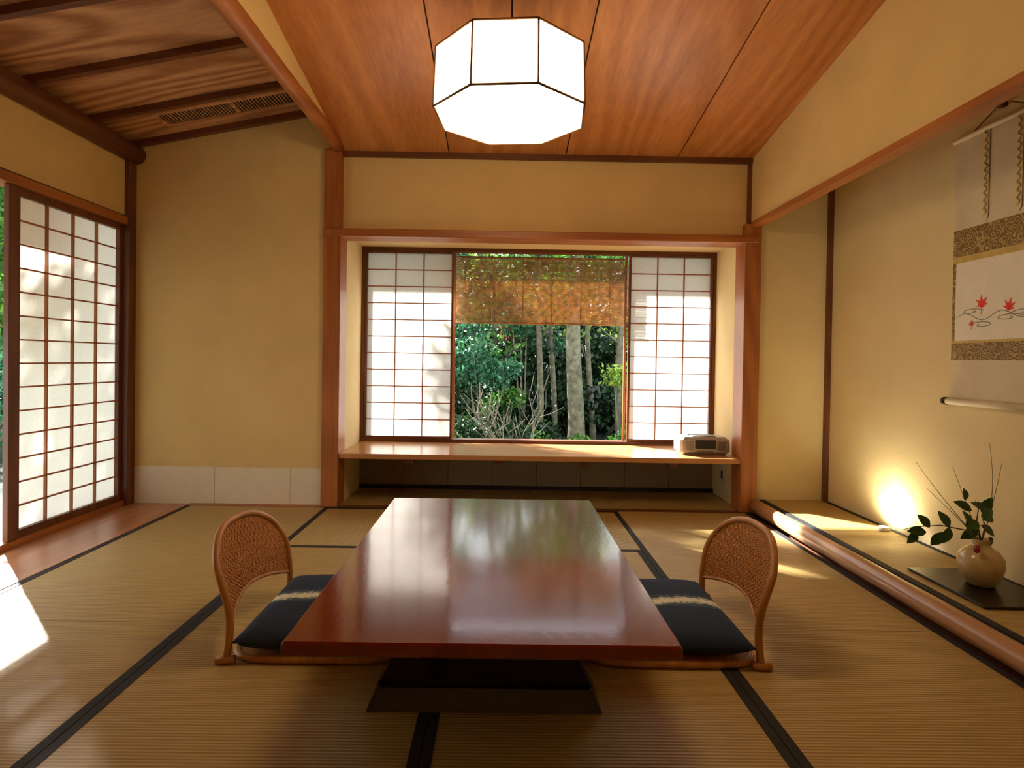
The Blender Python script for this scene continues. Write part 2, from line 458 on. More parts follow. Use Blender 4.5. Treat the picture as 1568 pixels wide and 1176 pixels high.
# shoji
def shoji(name, P, U, w, z0, z1, cols, rows, st=0.022, rail=0.03, fm='darkZ', km='woodZ', kw=0.006, nrm=(0, -1, 0)):
    """P: start corner (x,y), U: unit dir along wall (x,y), nrm points into the room"""
    b = B(); P = Vector((P[0], P[1], 0)); U = Vector((U[0], U[1], 0)); Nn = Vector(nrm)
    def bx(u0, u1, a, c, d0, d1, mt):
        ps = []
        for z in (a, c):
            for (u, d) in ((u0, d0), (u1, d0), (u1, d1), (u0, d1)):
                q = P + U * u + Nn * d; ps.append((q.x, q.y, z))
        b.hexa(ps, mt)
    bx(0, st, z0, z1, 0, 0.03, fm); bx(w - st, w, z0, z1, 0, 0.03, fm)
    bx(st, w - st, z0, z0 + rail, 0, 0.03, fm); bx(st, w - st, z1 - rail, z1, 0, 0.03, fm)
    iw = w - 2 * st; ih = z1 - z0 - 2 * rail
    for i in range(1, cols):
        u = st + iw * i / cols; bx(u - kw / 2, u + kw / 2, z0 + rail, z1 - rail, 0.006, 0.022, km)
    for j in range(1, rows):
        z = z0 + rail + ih * j / rows; bx(st, w - st, z - kw / 2, z + kw / 2, 0.008, 0.02, km)
    bx(st * 0.5, w - st * 0.5, z0 + rail * .5, z1 - rail * .5, 0.004, 0.0055, 'shoji')
    return b.make(name)
shoji('shoji_screen', (-1.062, 4.575), (1, 0), 0.68, 0.385, 1.835, 3, 11, rail=.018, st=.016, kw=.008)
shoji('shoji_screen', (0.975, 4.575), (1, 0), 0.65, 0.385, 1.835, 3, 11, rail=.018, st=.016, kw=.008)
shoji('shoji_door', (XL - 0.05, 3.047), (0, 1), 0.85, 0.035, 1.855, 4, 14, st=0.03, rail=0.04, nrm=(1, 0, 0), kw=0.008)
shoji('shoji_door', (XL - 0.085, 1.882), (0, 1), 0.93, 0.035, 1.855, 4, 14, st=0.03, rail=0.04, nrm=(1, 0, 0), kw=0.008)
b = B()
b.box(-1.09, 1.65, 4.54, 4.63, 0.36, 0.384, 'darkX'); b.box(-1.09, 1.65, 4.54, 4.63, 1.836, 1.86, 'darkX')
b.box(-1.09, -1.065, 4.54, 4.63, 0.384, 1.836, 'darkZ'); b.box(1.628, 1.65, 4.54, 4.63, 0.384, 1.836, 'darkZ')
b.box(-0.385, -0.37, 4.61, 4.63, 0.384, 1.836, 'woodZ'); b.box(0.955, 0.972, 4.61, 4.63, 0.384, 1.836, 'woodZ')
b.make('window_1')
b = B()
b.box(XL - 0.03, XL - 0.0, 2.985, 3.043, 0.036, 1.854, 'darkZ', 0.004)
b.make('trim_14')

# bamboo blinds
def blind(name, axis, a0, a1, c, z0, z1, cover=0.0060):
    b = B(); z = z0; i = 0
    while z < z1:
        hh = cover + random.uniform(-.0008, .0008)
        off = random.uniform(-.001, .001); e = random.uniform(-.006, .006)
        if axis == 'X': b.box(a0 + e, a1 + e, c + off - .001, c + off + .001, z, z + hh, 'bamboo')
        else: b.box(c + off - .001, c + off + .001, a0 + e, a1 + e, z, z + hh, 'bamboo')
        z += 0.0083
    for k in range(6):
        a = a0 + (a1 - a0) * (k + .5) / 6
        if axis == 'X': b.box(a - .003, a + .003, c - .003, c + .003, z0, z1, 'bamboo')
        else: b.box(c - .003, c + .003, a - .003, a + .003, z0, z1, 'bamboo')
    P = (lambda a, z: (a, c, z)) if axis == 'X' else (lambda a, z: (c, a, z))
    b.tube([P(a0 - .02, z0), P(a1 + .02, z0)], 0.009, 'bamboo', 8)
    b.tube([P(a0 - .02, z1), P(a1 + .02, z1)], 0.012, 'bamboo', 8)
    b.make(name)
blind('bamboo_blind', 'X', -0.42, 0.97, 4.72, 1.30, 1.82, 0.0064)
blind('bamboo_blind', 'Y', 2.2, 3.45, -2.95, 1.16, 2.1, 0.0072)  # side blind added and sized to trim the sun patch on the floor

# eaves
b = B()
b.box(-3.5, 3.0, 4.6, 5.45, 2.25, 2.32, 'eave'); b.box(-3.35, -2.55, -1.0, 4.6, 2.25, 2.32, 'eave')
b.make('roof_eave')

# ------------------------------------------------------------------ tokonoma floor
b = B()
b.box(1.735, XR, 1.6, D, -0.05, 0.072, 'darkY')
b.box(1.77, XR, 1.6, D, 0.07, 0.08, 'tatamiY')
b.box(1.765, 1.80, 1.6, D, 0.07, 0.0815, 'heri'); b.box(XR - 0.03, XR, 1.6, D - 0.035, 0.07, 0.0815, 'heri')
b.make('tokonoma_floor')
b = B(); b.tube([(1.722, y, 0.046) for y in np.linspace(1.6, D - 0.056, 14)], [0.045 + .0015 * math.sin(i * 2.1) for i in range(14)], 'lightwood', 20); b.make('tokonoma_front_rail')
# light puck added for the glow at the foot of the scroll wall
b = B(); ux, uy = XR - 0.065, 3.27
b.lathe([(0.0, 0.0), (0.030, 0.0), (0.030, 0.018), (0.024, 0.022), (0.024, 0.014)], (ux, uy, 0.082), 'white', 24)
b.lathe([(0.024, 0.014), (0.0, 0.014)], (ux, uy, 0.082), 'glowlens', 24)
b.make('added_glow_puck')
ld = bpy.data.lights.new('added_glow_spot', 'SPOT'); ld.energy = 18; ld.color = (1.0, 0.88, 0.60); ld.spot_size = math.radians(165); ld.spot_blend = 1.0; ld.shadow_soft_size = 0.03  # added spot standing in for sun bounced up the wall
lo_ = bpy.data.objects.new('added_glow_spot', ld); scene.collection.objects.link(lo_)
lo_.parent = bpy.data.objects['added_glow_puck']; lo_.location = (ux - .01, uy, 0.125)
lo_.rotation_euler = Vector((0.55, 0, 1)).to_track_quat('-Z', 'Y').to_euler()

# ------------------------------------------------------------------ ceiling lamp
b = B(); cx, cy, zb, zt, Rb = 0.018, 2.31, 1.95, 2.175, 0.305
def octo(r, z, rot=math.radians(22.5 - 5)): return [(cx + r * math.cos(rot + k * math.pi / 4), cy + r * math.sin(rot + k * math.pi / 4), z) for k in range(8)]
lo, hi = octo(Rb, zb), octo(Rb * 0.975, zt)
b.add(lo + hi, [tuple(range(7, -1, -1))] + [(k, (k + 1) % 8, 8 + (k + 1) % 8, 8 + k) for k in range(8)], 'lamp')
b.add(octo(Rb * 0.975, zt), [tuple(range(8))], 'lampframe')
for k in range(8):
    b.tube([lo[k], lo[(k + 1) % 8]], 0.0045, 'lampframe', 6); b.tube([hi[k], hi[(k + 1) % 8]], 0.0045, 'lampframe', 6); b.tube([lo[k], hi[k]], 0.0045, 'lampframe', 6)
b.tube([(cx, cy, zt), (cx, cy, ceil_z(cy) - 0.02)], 0.004, 'cable', 8)
b.tube([(cx, cy, ceil_z(cy) - 0.03), (cx, cy, ceil_z(cy) + 0.012)], 0.045, 'darkZ', 20)
b.make('pendant_lamp')

# ------------------------------------------------------------------ table
b = B()
tx0, tx1, ty0, ty1, tz = -0.495, 0.425, 1.335, 2.75, 0.35
b.box(tx0, tx1, ty0, ty1, tz - 0.035, tz, 'lacquer', 0.005)
tcx = (tx0 + tx1) / 2
b.box(tx0 + 0.10, tx1 - 0.10, ty0 + 0.12, ty1 - 0.12, tz - 0.075, tz - 0.034, 'black', 0.004)
for yy in (1.70, 2.36):
    prof = []
    for i in range(13):
        t = i / 12; z = 0.05 + t * 0.24
        w = 0.27 + 0.045 * (2 * t - 1) ** 2
        prof.append((w, z))
    vs = []
    for w, z in prof: vs += [(tcx - w, yy, z), (tcx + w, yy, z), (tcx + w, yy + 0.06, z), (tcx - w, yy + 0.06, z)]
    fs = []
    for i in range(12):
        for k in range(4):
            l = (k + 1) % 4; fs.append((4 * i + k, 4 * i + l, 4 * i + 4 + l, 4 * i + 4 + k))
    b.add(vs, fs, 'black')
    b.hexa([(tcx - .335, yy - .05, 0.002), (tcx + .335, yy - .05, 0.002), (tcx + .335, yy + .11, 0.002), (tcx - .335, yy + .11, 0.002),
            (tcx - .31, yy - .02, .055), (tcx + .31, yy - .02, .055), (tcx + .31, yy + .08, .055), (tcx - .31, yy + .08, .055)], 'black')
b.box(tcx - 0.03, tcx + 0.03, 1.75, 2.37, 0.10, 0.16, 'black', 0.004)
b.make('low_table')

# ------------------------------------------------------------------ floor chairs and cushions
def cushion_mat():
    m, nt, bb, o = new_mat('indigo_cloth')
    tc = N(nt, 'ShaderNodeTexCoord'); sp = N(nt, 'ShaderNodeSeparateXYZ'); nt.links.new(tc.outputs['Object'], sp.inputs[0])
    n = N(nt, 'ShaderNodeTexNoise'); n.inputs['Scale'].default_value = 45; n.inputs['Detail'].default_value = 3
    nt.links.new(tc.outputs['Object'], n.inputs['Vector'])
    ab = N(nt, 'ShaderNodeMath', operation='ABSOLUTE'); nt.links.new(sp.outputs['Y'], ab.inputs[0])
    nm = N(nt, 'ShaderNodeMath', operation='MULTIPLY_ADD'); nm.inputs[1].default_value = 0.06
    nt.links.new(n.outputs[0], nm.inputs[0]); nt.links.new(ab.outputs[0], nm.inputs[2])
    c = ramp(nt, nm.outputs[0], [(0.044, (0.80, 0.80, 0.66)), (0.060, (0.09, 0.15, 0.20)), (0.088, (0.014, 0.034, 0.088))])
    nt.links.new(c, bb.inputs['Base Color']); bb.inputs['Roughness'].default_value = 0.9
    n3 = N(nt, 'ShaderNodeTexNoise'); n3.inputs['Scale'].default_value = 300; nt.links.new(tc.outputs['Object'], n3.inputs['Vector'])
    add_bump(nt, bb, n3.outputs[0], 0.3, 0.001)
    return m
M['indigo'] = cushion_mat()

def chair(loc, ang):
    T = Matrix.Translation(Vector(loc)) @ Matrix.Rotation(ang, 4, 'Z')
    b = B(); b.T = T
    W = 0.285
    def ztop(s): return 0.20 + 0.195 * (max(0, 1 - abs(s) ** 2.7)) ** 0.5
    def P(s, z):
        w = W * (1.0 - 0.05 * math.sin(min(1, z / 0.3) * math.pi))
        return (-0.285 - 0.060 * (z / 0.42) ** 1.8 + 0.015 * math.sin(min(1, z / .3) * math.pi) - 0.055 * (1 - s * s) * min(1, z / .15), s * w, z)
    fr = []
    for i in range(9):
        z = 0.014 + (0.20 - 0.014) * i / 8; fr.append(P(-1, z))
    for i in range(1, 40):
        a = math.pi * i / 40; s = -math.cos(a); s = math.copysign(abs(s) ** 0.72, s) if s else 0
        fr.append(P(s, ztop(s)))
    for i in range(9):
        z = 0.20 - (0.20 - 0.014) * i / 8; fr.append(P(1, z))
    b.tube(fr, 0.0125, 'rattan', 10)
    lp = []
    for i in range(48):
        t = 2 * math.pi * i / 48; c, s_ = math.cos(t), math.sin(t)
        lp.append((0.0 + 0.29 * math.copysign(abs(c) ** 0.35, c), 0.28 * math.copysign(abs(s_) ** 0.35, s_), 0.0135))
    b.tube(lp, 0.0125, 'rattan', 8, closed=True)
    b.add([(p[0] * .97, p[1] * .97, 0.02) for p in lp] + [(p[0] * .97, p[1] * .97, 0.012) for p in lp],
          [tuple(range(48)), tuple(range(95, 47, -1))], 'weave')
    for s in (-1, 1):
        p = P(s, 0.014); b.tube([(p[0] - .03, p[1] + s * .005, 0.014), (p[0] + .03, p[1], 0.014)], 0.013, 'rattan', 10)
    zl = lambda s: 0.10 + 0.05 * (1 - abs(s) ** 2)
    nr = 46
    for i in range(nr):
        s = -0.985 + 1.97 * i / (nr - 1); z0, z1 = zl(s), ztop(s)
        pts = [P(s, z0 + (z1 - z0) * k / 12) for k in range(13)]
        off = 0.0018 if i % 2 else -0.0018
        pts = [(p[0] + (off if k % 2 else -off), p[1], p[2]) for k, p in enumerate(pts)]
        b.tube(pts, 0.0042, 'weave', 4, cap=False)
    nh = 40
    for j in range(nh):
        z = 0.105 + (0.39 - 0.105) * j / (nh - 1)
        ss = [s for s in np.linspace(-0.995, 0.995, 47) if zl(s) <= z <= ztop(s)]
        if len(ss) < 3: continue
        if z < 0.15:
            for part in ([s for s in ss if s < 0], [s for s in ss if s > 0]):
                if len(part) > 1: b.tube([(P(s, z)[0] + 0.002 * (-1) ** (k + j), P(s, z)[1], z) for k, s in enumerate(part)], 0.0036, 'weave', 4, cap=False)
        else:
            b.tube([(P(s, z)[0] + 0.002 * (-1) ** (k + j), P(s, z)[1], z) for k, s in enumerate(ss)], 0.0036, 'weave', 4, cap=False)
    b.tube([P(s, zl(s)) for s in np.linspace(-0.99, 0.99, 30)], 0.007, 'rattan', 8)
    b.make('rattan_floor_chair')
    c = B(); nn = 28; vs = []; fs = []
    hx, hy = 0.285, 0.285
    for side in (1, -1):
        for i in range(nn + 1):
            for j in range(nn + 1):
                u = -1 + 2 * i / nn; v = -1 + 2 * j / nn
                k = (max(0, 1 - u ** 4) * max(0, 1 - v ** 4)) ** 0.42
                th = 0.045 * k + 0.003
                dimple = 0.012 * math.exp(-(u * u + v * v) * 22)
                z = (th - dimple) if side == 1 else -0.040 * min(1, k * 1.3)
                q = 1 - 0.03 * (1 - abs(v)) * abs(u) ** 6
                q2 = 1 - 0.03 * (1 - abs(u)) * abs(v) ** 6
                vs.append((u * hx * q, v * hy * q2, z))
    o = (nn + 1) ** 2
    for sd in (0, 1):
        for i in range(nn):
            for j in range(nn):
                a = sd * o + i * (nn + 1) + j
                f = (a, a + nn + 1, a + nn + 2, a + 1)
                fs.append(f if sd == 0 else f[::-1])
    rim = [(i, 0) for i in range(nn)] + [(nn, j) for j in range(nn)] + [(i, nn) for i in range(nn, 0, -1)] + [(0, j) for j in range(nn, 0, -1)]
    idx = [i * (nn + 1) + j for i, j in rim]
    for k in range(len(idx)):
        a, d = idx[k], idx[(k + 1) % len(idx)]; fs.append((a, o + a, o + d, d))
    c.add(vs, fs, 'indigo', True)
    ob = c.make('floor_cushion')
    ob.location = T @ Vector((0.02, 0, 0.066)); ob.rotation_euler = (0, 0, ang)
chair((-0.60, 2.19, 0), 0.0)
chair((0.582, 2.19, 0), math.pi)

# ------------------------------------------------------------------ radio
b = B(); rx0, rx1, ry0, ry1, rz = 1.255, 1.60, 4.08, 4.26, 0.361
b.box(rx0, rx1, ry0, ry1, rz, rz + 0.125, 'silver', 0.022)
b.box(rx0 + .10, rx1 - .10, ry0 - .004, ry0 + .02, rz + .045, rz + .105, 'blackmat', 0.004)
b.box(rx0 + .03, rx0 + .09, ry0 - .002, ry0 + .02, rz + .03, rz + .10, 'grille', 0.006)
b.box(rx1 - .09, rx1 - .03, ry0 - .002, ry0 + .02, rz + .03, rz + .10, 'grille', 0.006)
b.box(rx0 + .12, rx1 - .12, ry0 - .006, ry0, rz + .022, rz + .032, 'grille')
b.box(rx0 + .09, rx1 - .09, ry0 + .03, ry1 - .03, rz + .123, rz + .13, 'grille', .003)
b.make('portable_radio')
b = B(); b.box(1.642, 1.65, 4.30, 4.37, 0.12, 0.24, 'white'); b.box(1.640, 1.643, 4.32, 4.35, 0.15, 0.21, 'blackmat'); b.make('wall_outlet')

# ------------------------------------------------------------------ hanging scroll
def brocade():
    m, nt, bb, o = new_mat('brocade')
    v = mapping(nt, (1, 1, 1)); vo = N(nt, 'ShaderNodeTexVoronoi'); vo.inputs['Scale'].default_value = 30
    nt.links.new(v, vo.inputs['Vector'])
    mu = N(nt, 'ShaderNodeMath', operation='MULTIPLY'); mu.inputs[1].default_value = 20; nt.links.new(vo.outputs['Distance'], mu.inputs[0])
    sn = N(nt, 'ShaderNodeMath', operation='SINE'); nt.links.new(mu.outputs[0], sn.inputs[0])
    nt.links.new(ramp(nt, sn.outputs[0], [(0.3, (0.20, 0.12, 0.035)), (0.6, (0.48, 0.36, 0.13))]), bb.inputs['Base Color'])
    bb.inputs['Roughness'].default_value = 0.6
    return m
M['brocade'] = brocade()
M['silk'] = simple('silk_pale', (0.70, 0.60, 0.41), 0.7, noise=0.08, nscale=8)
M['goldline'] = simple('gold_band', (0.60, 0.44, 0.13), 0.6, noise=0.1)
M['washi'] = simple('painting_paper', (0.84, 0.80, 0.68), 0.8, noise=0.03)
M['maple'] = simple('maple_red', (0.80, 0.05, 0.02), 0.7)
M['ink'] = simple('ink_grey', (0.30, 0.30, 0.22), 0.8)
b = B(); s0, s1 = 2.34, 2.88; X = XR - 0.006
def sl(y0, y1, z0, z1, mt, d=0.0): b.box(X - 0.0015 - d, X - d, y0, y1, z0, z1, mt)
sl(s0, s1, 0.835, 2.10, 'silk')
sl(s0, s1, 1.535, 1.665, 'brocade', .0016); sl(s0, s1, 1.035, 1.118, 'brocade', .0016)
sl(s0, s1, 1.505, 1.535, 'goldline', .0016); sl(s0, s1, 1.118, 1.130, 'goldline', .0016)
sl(s0, s0 + .02, 1.13, 1.505, 'brocade', .0016); sl(s1 - .02, s1, 1.13, 1.505, 'brocade', .0016)
sl(s0 + .02, s1 - .02, 1.13, 1.505, 'washi', .0018)
for y in (2.515, 2.69):
    b.box(X - .008, X - .006, y - .014, y + .014, 1.70, 2.095, 'silk')
    b.tube([(X - .011, y + .010 * math.sin(k * 1.9), 2.09 - k * 0.0105) for k in range(38)], 0.004, 'goldline', 6)
    b.add([(X - .008, y - .014, 1.70), (X - .008, y + .014, 1.70), (X - .008, y, 1.672)], [(0, 1, 2)], 'silk')
b.tube([(X - .012, s0, 2.10), (X - .012, s1, 2.10)], 0.011, 'silk', 12)
b.tube([(X - .017, s0, 0.835), (X - .017, s1, 0.835)], 0.016, 'silk', 14)
for y, dd in ((s1, 1), (s0, -1)): b.tube([(X - .017, y, 0.835), (X - .017, y + dd * .022, 0.835)], 0.019, 'black', 14)
yc = (s0 + s1) / 2
b.tube([(X - .012, s0 + .12, 2.11), (X - .006, yc, 2.19), (X - .012, s1 - .12, 2.11)], 0.003, 'darkZ', 6)
b.box(X - .02, XR, yc - .012, yc + .012, 2.16, 2.25, 'darkZ')
def maple(y, z, r, rot):
    tips = sorted([(90, 1), (140, .9), (190, .7), (230, .35), (310, .35), (350, .7), (40, .9)])
    vs = [(X - .0045, y, z)]
    for i, (a, l) in enumerate(tips):
        a2 = tips[(i + 1) % 7][0] + (360 if i == 6 else 0)
        A = math.radians(a + rot); Bm = math.radians((a + a2) / 2 + rot)
        vs.append((X - .0045, y - math.cos(A) * r * l, z + math.sin(A) * r * l))
        vs.append((X - .0045, y - math.cos(Bm) * r * .36, z + math.sin(Bm) * r * .36))
    n = len(vs) - 1
    b.add(vs, [(0, 1 + i, 1 + (i + 1) % n) for i in range(n)], 'maple')
    b.tube([(X - .0045, y, z), (X - .0045, y + .004, z - r)], 0.001, 'maple', 4)
maple(2.70, 1.295, 0.048, 8); maple(2.555, 1.27, 0.044, -15); maple(2.755, 1.205, 0.024, 20); maple(2.44, 1.30, 0.03, 30)
def swirl(y, z, sc, fl=1):
    pts = []
    for i in range(40):
        t = i / 39; a = t * 7.0
        r = sc * (1 - t * .75)
        pts.append((X - .0040, y - fl * (r * math.cos(a) * 1.7), z + r * math.sin(a) * .35))
    b.tube(pts, 0.0018, 'ink', 4)
swirl(2.76, 1.265, 0.04); swirl(2.70, 1.20, 0.045, -1); swirl(2.56, 1.225, 0.045, 1); swirl(2.46, 1.24, .05, -1)
b.tube([(X - .004, s1 - .03 - t * .46, 1.24 + .018 * math.sin(t * 14)) for t in np.linspace(0, 1, 40)], 0.0018, 'ink', 4)
b.make('hanging_scroll')

# ------------------------------------------------------------------ tray, vase, branches
b = B(); b.box(1.85, 2.175, 2.21, 2.64, 0.0825, 0.093, 'black', 0.003)
b.make('lacquer_tray')
def ceramic():
    m, nt, bb, o = new_mat('glazed_ceramic')
    v = mapping(nt, (1, 1, 1)); n = N(nt, 'ShaderNodeTexNoise'); n.inputs['Scale'].default_value = 9; n.inputs['Detail'].default_value = 5
    nt.links.new(v, n.inputs['Vector'])
    nt.links.new(ramp(nt, n.outputs[0], [(0.35, (0.40, 0.27, 0.12)), (0.6, (0.58, 0.44, 0.22))]), bb.inputs['Base Color'])
    bb.inputs['Roughness'].default_value = 0.3; bb.inputs['Coat Weight'].default_value = 0.4
    return m
M['ceramic'] = ceramic()
VX, VY = 2.02, 2.44
b = B(); vc = (VX, VY, 0.094)
b.lathe([(0.0, 0), (0.045, 0), (0.052, 0.006), (0.072, 0.04), (0.083, 0.085), (0.080, 0.115), (0.062, 0.142), (0.040, 0.156), (0.030, 0.165), (0.029, 0.178), (0.036, 0.190), (0.033, 0.191), (0.024, 0.178), (0.024, 0.165), (0.05, 0.14), (0.05, 0.05), (0.0, 0.03)], vc, 'ceramic', 48)
b.make('ceramic_vase')
b = B(); mz = Vector((VX, VY, 0.27)); rng = random.Random(3)
def wp(px, py, dy=0.0):
    # branch layout helper: offsets in a vertical sheet through the vase (scale 2.69 mm per unit)
    return Vector((VX + (px - 1503) * 0.00269, VY + dy, 0.274 - (py - 822) * 0.00269))
def branch(pts, r0, r1):
    n = len(pts); b.tube(pts, [r0 + (r1 - r0) * i / (n - 1) for i in range(n)], 'bark', 6)
def leaf(p, d, L, up):
    p = Vector(p); d = Vector(d).normalized(); sd = d.cross(Vector(up)).normalized(); nn = sd.cross(d).normalized()
    vs = []; prof = [0.0, .55, .92, 1.0, .85, .5, 0.0]
    for i, w in enumerate(prof):
        t = i / 6; c = p + d * (L * t) - nn * (L * .18 * t * t)
        hw = L * .27 * w
        vs += [c - sd * hw + nn * hw * .3, c, c + sd * hw + nn * hw * .3]
    fs = []
    for i in range(6):
        fs += [(3 * i, 3 * i + 1, 3 * i + 4, 3 * i + 3), (3 * i + 1, 3 * i + 2, 3 * i + 5, 3 * i + 4)]
    b.add(vs, fs, 'camellia', True)
base = Vector((VX, VY, 0.20))
m1 = [base, mz + Vector((-.01, 0, 0)), wp(1478, 805), wp(1445, 800, .02), wp(1410, 806, .05), wp(1396, 812, .06)]
branch(m1, 0.004, 0.0015)
m2 = [base, mz, wp(1495, 790), wp(1488, 770, -.03), wp(1480, 755, -.04)]; branch(m2, 0.004, 0.0012)
m3 = [base, mz, wp(1508, 800), wp(1515, 780, .04), wp(1510, 765, .05)]; branch(m3, 0.004, 0.0012)
for tgt, mid in (((1398, 700), (1450, 770)), ((1455, 705), (1480, 770)), ((1512, 668), (1528, 760)), ((1532, 700), (1520, 770)), ((1415, 740), (1465, 785))):
    a = mz; c = wp(*mid); d = wp(*tgt)
    branch([base] + [a * (1 - t) ** 2 + c * 2 * t * (1 - t) + d * t * t for t in np.linspace(0, 1, 9)], 0.0020, 0.0007)
for (px, py, ax, az, L) in ((1410, 806, -1, .1, .07), (1425, 803, -.6, .7, .065), (1430, 803, -.5, -.8, .07), (1445, 800, -.3, .9, .07), (1462, 803, -.3, -.9, .07),
    (1470, 803, .2, .9, .06), (1488, 775, -.8, .5, .07), (1488, 780, .8, .4, .065), (1492, 790, -.9, -.2, .07), (1497, 800, -.7, -.6, .075), (1510, 790, .9, .1, .07),
    (1510, 800, .8, -.5, .07), (1513, 780, .3, .9, .07), (1505, 812, .6, -.8, .06), (1480, 760, -.2, 1, .05), (1400, 808, -.7, -.6, .06), (1515, 775, -.8, .5, .06), (1500, 806, -.2, .9, .07)):
    leaf(wp(px, py, rng.uniform(-.05, .05)), (ax, rng.uniform(-.5, .3), az), L * 1.1, (rng.uniform(-.3, .3), -0.9, .5))
bud = wp(1478, 828, -.06)
branch([mz, bud], .002, .0015)
M['bud'] = simple('bud_red', (0.35, 0.02, 0.03), 0.5)
b.lathe([(0, -.016), (.010, -.010), (.012, 0), (.008, .012), (0, .018)], bud, 'bud', 14)
b.make('camellia_arrangement')

# ------------------------------------------------------------------ garden
rng = np.random.default_rng(11)
b = B(); nx = 40
vs = []; fs = []; fs2 = []
for i in range(nx + 1):
    for j in range(nx + 1):
        x = -14 + 28 * i / nx; y = -4 + 24 * j / nx
        z = -0.35 + 0.05 * math.sin(x * 1.3) * math.cos(y * 1.1) + max(0, y - 8) * 0.06
        vs.append((x, y, z))
for i in range(nx):
    for j in range(nx):
        a = i * (nx + 1) + j
        x = -14 + 28 * (i + .5) / nx; y = -4 + 24 * (j + .5) / nx
        if -2.9 < x < 2.6 and y < 4.6: continue
        (fs2 if x < -2.4 and y < 6.2 else fs).append((a, a + nx + 1, a + nx + 2, a + 1))
b.add(vs, fs, 'ground', True); b.add(vs, fs2, 'gravel', True); b.make('garden_ground')
# forest slope
b = B(); vs = []; fs = []
nn = 60; mm = 14
for i in range(nn + 1):
    t = i / nn; ang = math.radians(60 + 140 * t) 
    for j in range(mm + 1):
        u = j / mm; R = 13.0 + 2.2 * u + rng.normal() * .25
        vs.append((R * math.cos(ang) * 1.1 + 0.5, R * math.sin(ang) * .95 + 2.0, -0.6 + 4.6 * u + rng.normal() * .1))
for i in range(nn):
    for j in range(mm):
        a = i * (mm + 1) + j; fs.append((a, a + 1, a + mm + 2, a + mm + 1))
b.add(vs, fs, 'hill', True); b.make('forest_hillside')

def tree(name, x, y, r, h, lm, ncl, lean=0.0, spread=1.0, per=180, size=.08, zmin=1.0, gz=-0.4, crown=None):
    b = B(); pts = []; rr = []
    for i in range(10):
        t = i / 9; pts.append((x + lean * t * h * .3 + .04 * math.sin(t * 7 + x), y + .04 * math.cos(t * 5), gz + t * h)); rr.append(r * (1.25 if i == 0 else 1 - .5 * t))
    b.tube(pts, rr, 'bark', 10)
    cs = []; rs = []
    for k in range(ncl):
        a = rng.random() * 6.28; d = spread * (0.3 + .7 * rng.random()); zz = zmin + (h - .6 - zmin) * rng.random()
        c = (x + d * math.cos(a), y + d * math.sin(a) * .7, zz)
        st = pts[min(8, max(2, int((zz - gz) / h * 9) - 1))]
        b.tube([st, ((st[0] + c[0]) / 2, (st[1] + c[1]) / 2, (st[2] + c[2]) / 2 + .08), c], [r * .3, r * .18, r * .06], 'bark', 5)
        cs.append(c); rs.append(0.3 + .25 * rng.random())
    b.leaves(cs, rs, per, size, lm, rng)
    b.make(name)
def shrub(name, x, y, z, rx, n, lm, size=.06, ncl=6):
    b = B(); cs = []; rs = []
    for k in range(ncl):
        c = (x + rng.normal() * rx * .5, y + rng.normal() * rx * .35, z + rng.normal() * rx * .28)
        b.tube([(x, y, -0.45), ((x + c[0]) / 2, (y + c[1]) / 2, (c[2] - .4) / 2), c], [.02, .014, .005], 'bark', 5)
        cs.append(c); rs.append(rx * (.4 + .3 * rng.random()))
    b.leaves(cs, rs, n, size, lm, rng); b.make(name)
tree('tree', 1.02, 8.2, .13, 3.6, 'leaf', 9, 0, 1.3, 150, .08, 2.0)
tree('tree', 0.55, 8.9, .055, 3.8, 'leaf', 8, .05, 1.3, 150, .09, 2.0)
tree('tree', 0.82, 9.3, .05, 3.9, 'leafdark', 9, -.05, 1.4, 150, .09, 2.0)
tree('tree', 1.75, 8.8, .07, 3.7, 'leaf', 8, .1, 1.2, 160, .08, 1.6)
tree('tree', 1.45, 9.4, .05, 4.0, 'leafyellow', 8, -.1, 1.2, 140, .08, 1.5)
tree('tree', -0.2, 10.6, .08, 4.2, 'leafblue', 9, .1, 1.5, 180, .09, 1.3)
tree('tree', -1.2, 9.2, .09, 3.7, 'leaf', 9, 0, 1.3, 180, .08, 1.0)
tree('tree', 2.9, 10.0, .1, 4.0, 'leafyellow', 9, 0, 1.4, 180, .09, 1.0)
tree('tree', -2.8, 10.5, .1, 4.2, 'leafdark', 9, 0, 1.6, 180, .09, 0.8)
tree('tree', 0.4, 12.0, .1, 4.6, 'leafyellow', 10, 0, 2.0, 180, .1, 2.0)
tree('tree', 2.0, 12.2, .1, 4.6, 'leaf', 10, 0, 2.0, 180, .1, 1.3)
for (x, y) in ((-0.9, 11.2), (0.3, 11.4), (1.4, 11.3), (2.4, 11.2), (1.0, 10.8)):
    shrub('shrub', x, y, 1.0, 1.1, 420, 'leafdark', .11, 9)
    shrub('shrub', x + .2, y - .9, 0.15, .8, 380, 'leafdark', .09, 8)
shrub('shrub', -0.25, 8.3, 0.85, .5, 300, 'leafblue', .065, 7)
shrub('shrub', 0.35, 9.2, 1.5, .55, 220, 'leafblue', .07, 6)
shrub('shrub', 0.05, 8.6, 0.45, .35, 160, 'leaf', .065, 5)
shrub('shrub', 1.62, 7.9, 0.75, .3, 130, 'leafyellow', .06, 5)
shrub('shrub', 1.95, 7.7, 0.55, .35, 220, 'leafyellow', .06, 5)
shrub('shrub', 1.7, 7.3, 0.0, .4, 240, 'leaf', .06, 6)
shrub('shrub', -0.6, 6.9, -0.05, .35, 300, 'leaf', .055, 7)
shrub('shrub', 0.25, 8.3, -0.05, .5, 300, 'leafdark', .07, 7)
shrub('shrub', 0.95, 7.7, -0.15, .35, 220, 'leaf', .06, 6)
shrub('shrub', -0.2, 7.6, 0.0, .5, 300, 'leafdark', .07, 7)
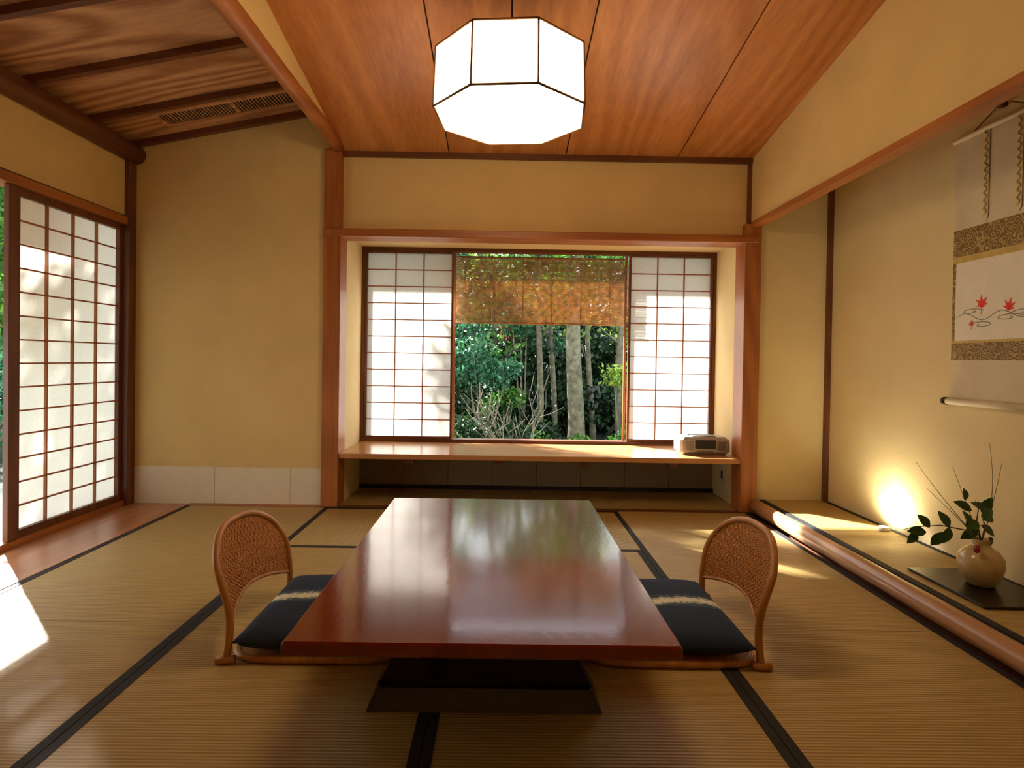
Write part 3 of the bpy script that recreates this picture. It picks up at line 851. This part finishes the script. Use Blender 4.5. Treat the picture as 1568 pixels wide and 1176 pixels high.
shrub('shrub', 0.1, 9.6, 1.55, .35, 100, 'leafred', .07, 3)
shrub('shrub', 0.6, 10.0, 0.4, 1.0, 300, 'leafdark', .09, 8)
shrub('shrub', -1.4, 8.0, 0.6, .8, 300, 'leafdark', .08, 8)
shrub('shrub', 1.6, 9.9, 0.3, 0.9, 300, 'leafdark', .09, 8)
b = B()
for k in range(12):
    a = rng.random() * 6.28; p = Vector((0.25, 6.75, -0.5)); d = Vector((math.cos(a) * .55, math.sin(a) * .3, 1)).normalized(); pts = [p.copy()]
    for i in range(9):
        d = (d + Vector((rng.normal() * .22, rng.normal() * .15, rng.normal() * .08))).normalized(); p = p + d * .125; pts.append(p.copy())
        if i > 3:
            e = (d + Vector((rng.normal() * .7, rng.normal() * .4, 0.1))).normalized()
            b.tube([p, p + e * .15, p + e * .28 + Vector((0, 0, .03))], [.005, .0035, .0015], 'bark', 4)
    b.tube(pts, [.012 - .0010 * i for i in range(10)], 'bark', 5)
b.make('bare_shrub')
# tree added out of view beside the bay window to dapple the sun
b = B(); b.tube([(-2.1, 6.9, -.4), (-2.05, 6.8, 1.2), (-1.9, 6.6, 2.2), (-1.8, 6.5, 2.7)], [.07, .055, .03, .012], 'bark', 8)
b.leaves([(-1.85, 6.35, 2.45), (-2.15, 6.4, 2.5), (-2.4, 6.6, 2.35), (-1.75, 6.4, 2.8), (-2.0, 6.4, 2.15)], [.26, .3, .3, .22, .22], 280, .08, 'leaf', rng, .9); b.make('added_dapple_tree')
# tree added to keep the sun off the side doors
b = B(); b.tube([(-4.9, 6.1, -.4), (-4.85, 6.0, 1.2), (-4.7, 5.8, 2.2), (-4.6, 5.7, 3.2)], [.1, .08, .05, .02], 'bark', 8)
b.leaves([(-4.6, 5.42, 1.9), (-4.6, 5.45, 2.45), (-4.6, 5.45, 3.0), (-4.7, 5.95, 1.9), (-4.7, 5.95, 2.5), (-4.7, 5.95, 3.1), (-4.5, 6.3, 2.6), (-4.6, 5.5, 1.4), (-4.7, 6.0, 1.4)],
         [.33, .33, .33, .4, .4, .4, .35, .3, .35], 420, .1, 'leaf', rng, 1.0); b.make('added_shade_tree')
# garden seen from the left door
shrub('shrub', -6.5, 7.2, 0.7, 1.0, 400, 'leafblue', .09, 9)
shrub('shrub', -5.8, 8.8, 1.2, 1.1, 400, 'leaf', .09, 9)
shrub('shrub', -8.2, 8.8, 1.5, 1.3, 400, 'leafblue', .1, 9)

# ------------------------------------------------------------------ light
w = bpy.data.worlds.new('World'); scene.world = w; w.use_nodes = True
bg = w.node_tree.nodes['Background']; bg.inputs[0].default_value = (0.87, 0.94, 1.0, 1); bg.inputs[1].default_value = 4.6
sd = bpy.data.lights.new('sun', 'SUN'); sd.energy = 40; sd.angle = 0.024; sd.color = (1, .97, .93)
so = bpy.data.objects.new('sun', sd); scene.collection.objects.link(so)
el = math.atan(0.60); dv = Vector((math.cos(el) * .707, -math.cos(el) * .707, -math.sin(el)))
so.rotation_euler = dv.to_track_quat('-Z', 'Y').to_euler(); so.location = (-8, 12, 9)

# ------------------------------------------------------------------ camera
cd = bpy.data.cameras.new('camera'); cam = bpy.data.objects.new('camera', cd); scene.collection.objects.link(cam)
cd.sensor_width = 36; cd.lens = 36 * 900 / 1568; cd.clip_start = 0.02
cd.shift_y = -25 / 1568; cd.shift_x = 9 / 1568
cam.location = (0, 0, 1.0)
cam.rotation_euler = (math.radians(90 - 0.7), math.radians(-0.9), math.radians(-0.4))
scene.camera = cam
scene.view_settings.view_transform = 'Standard'
scene.view_settings.look = 'None'
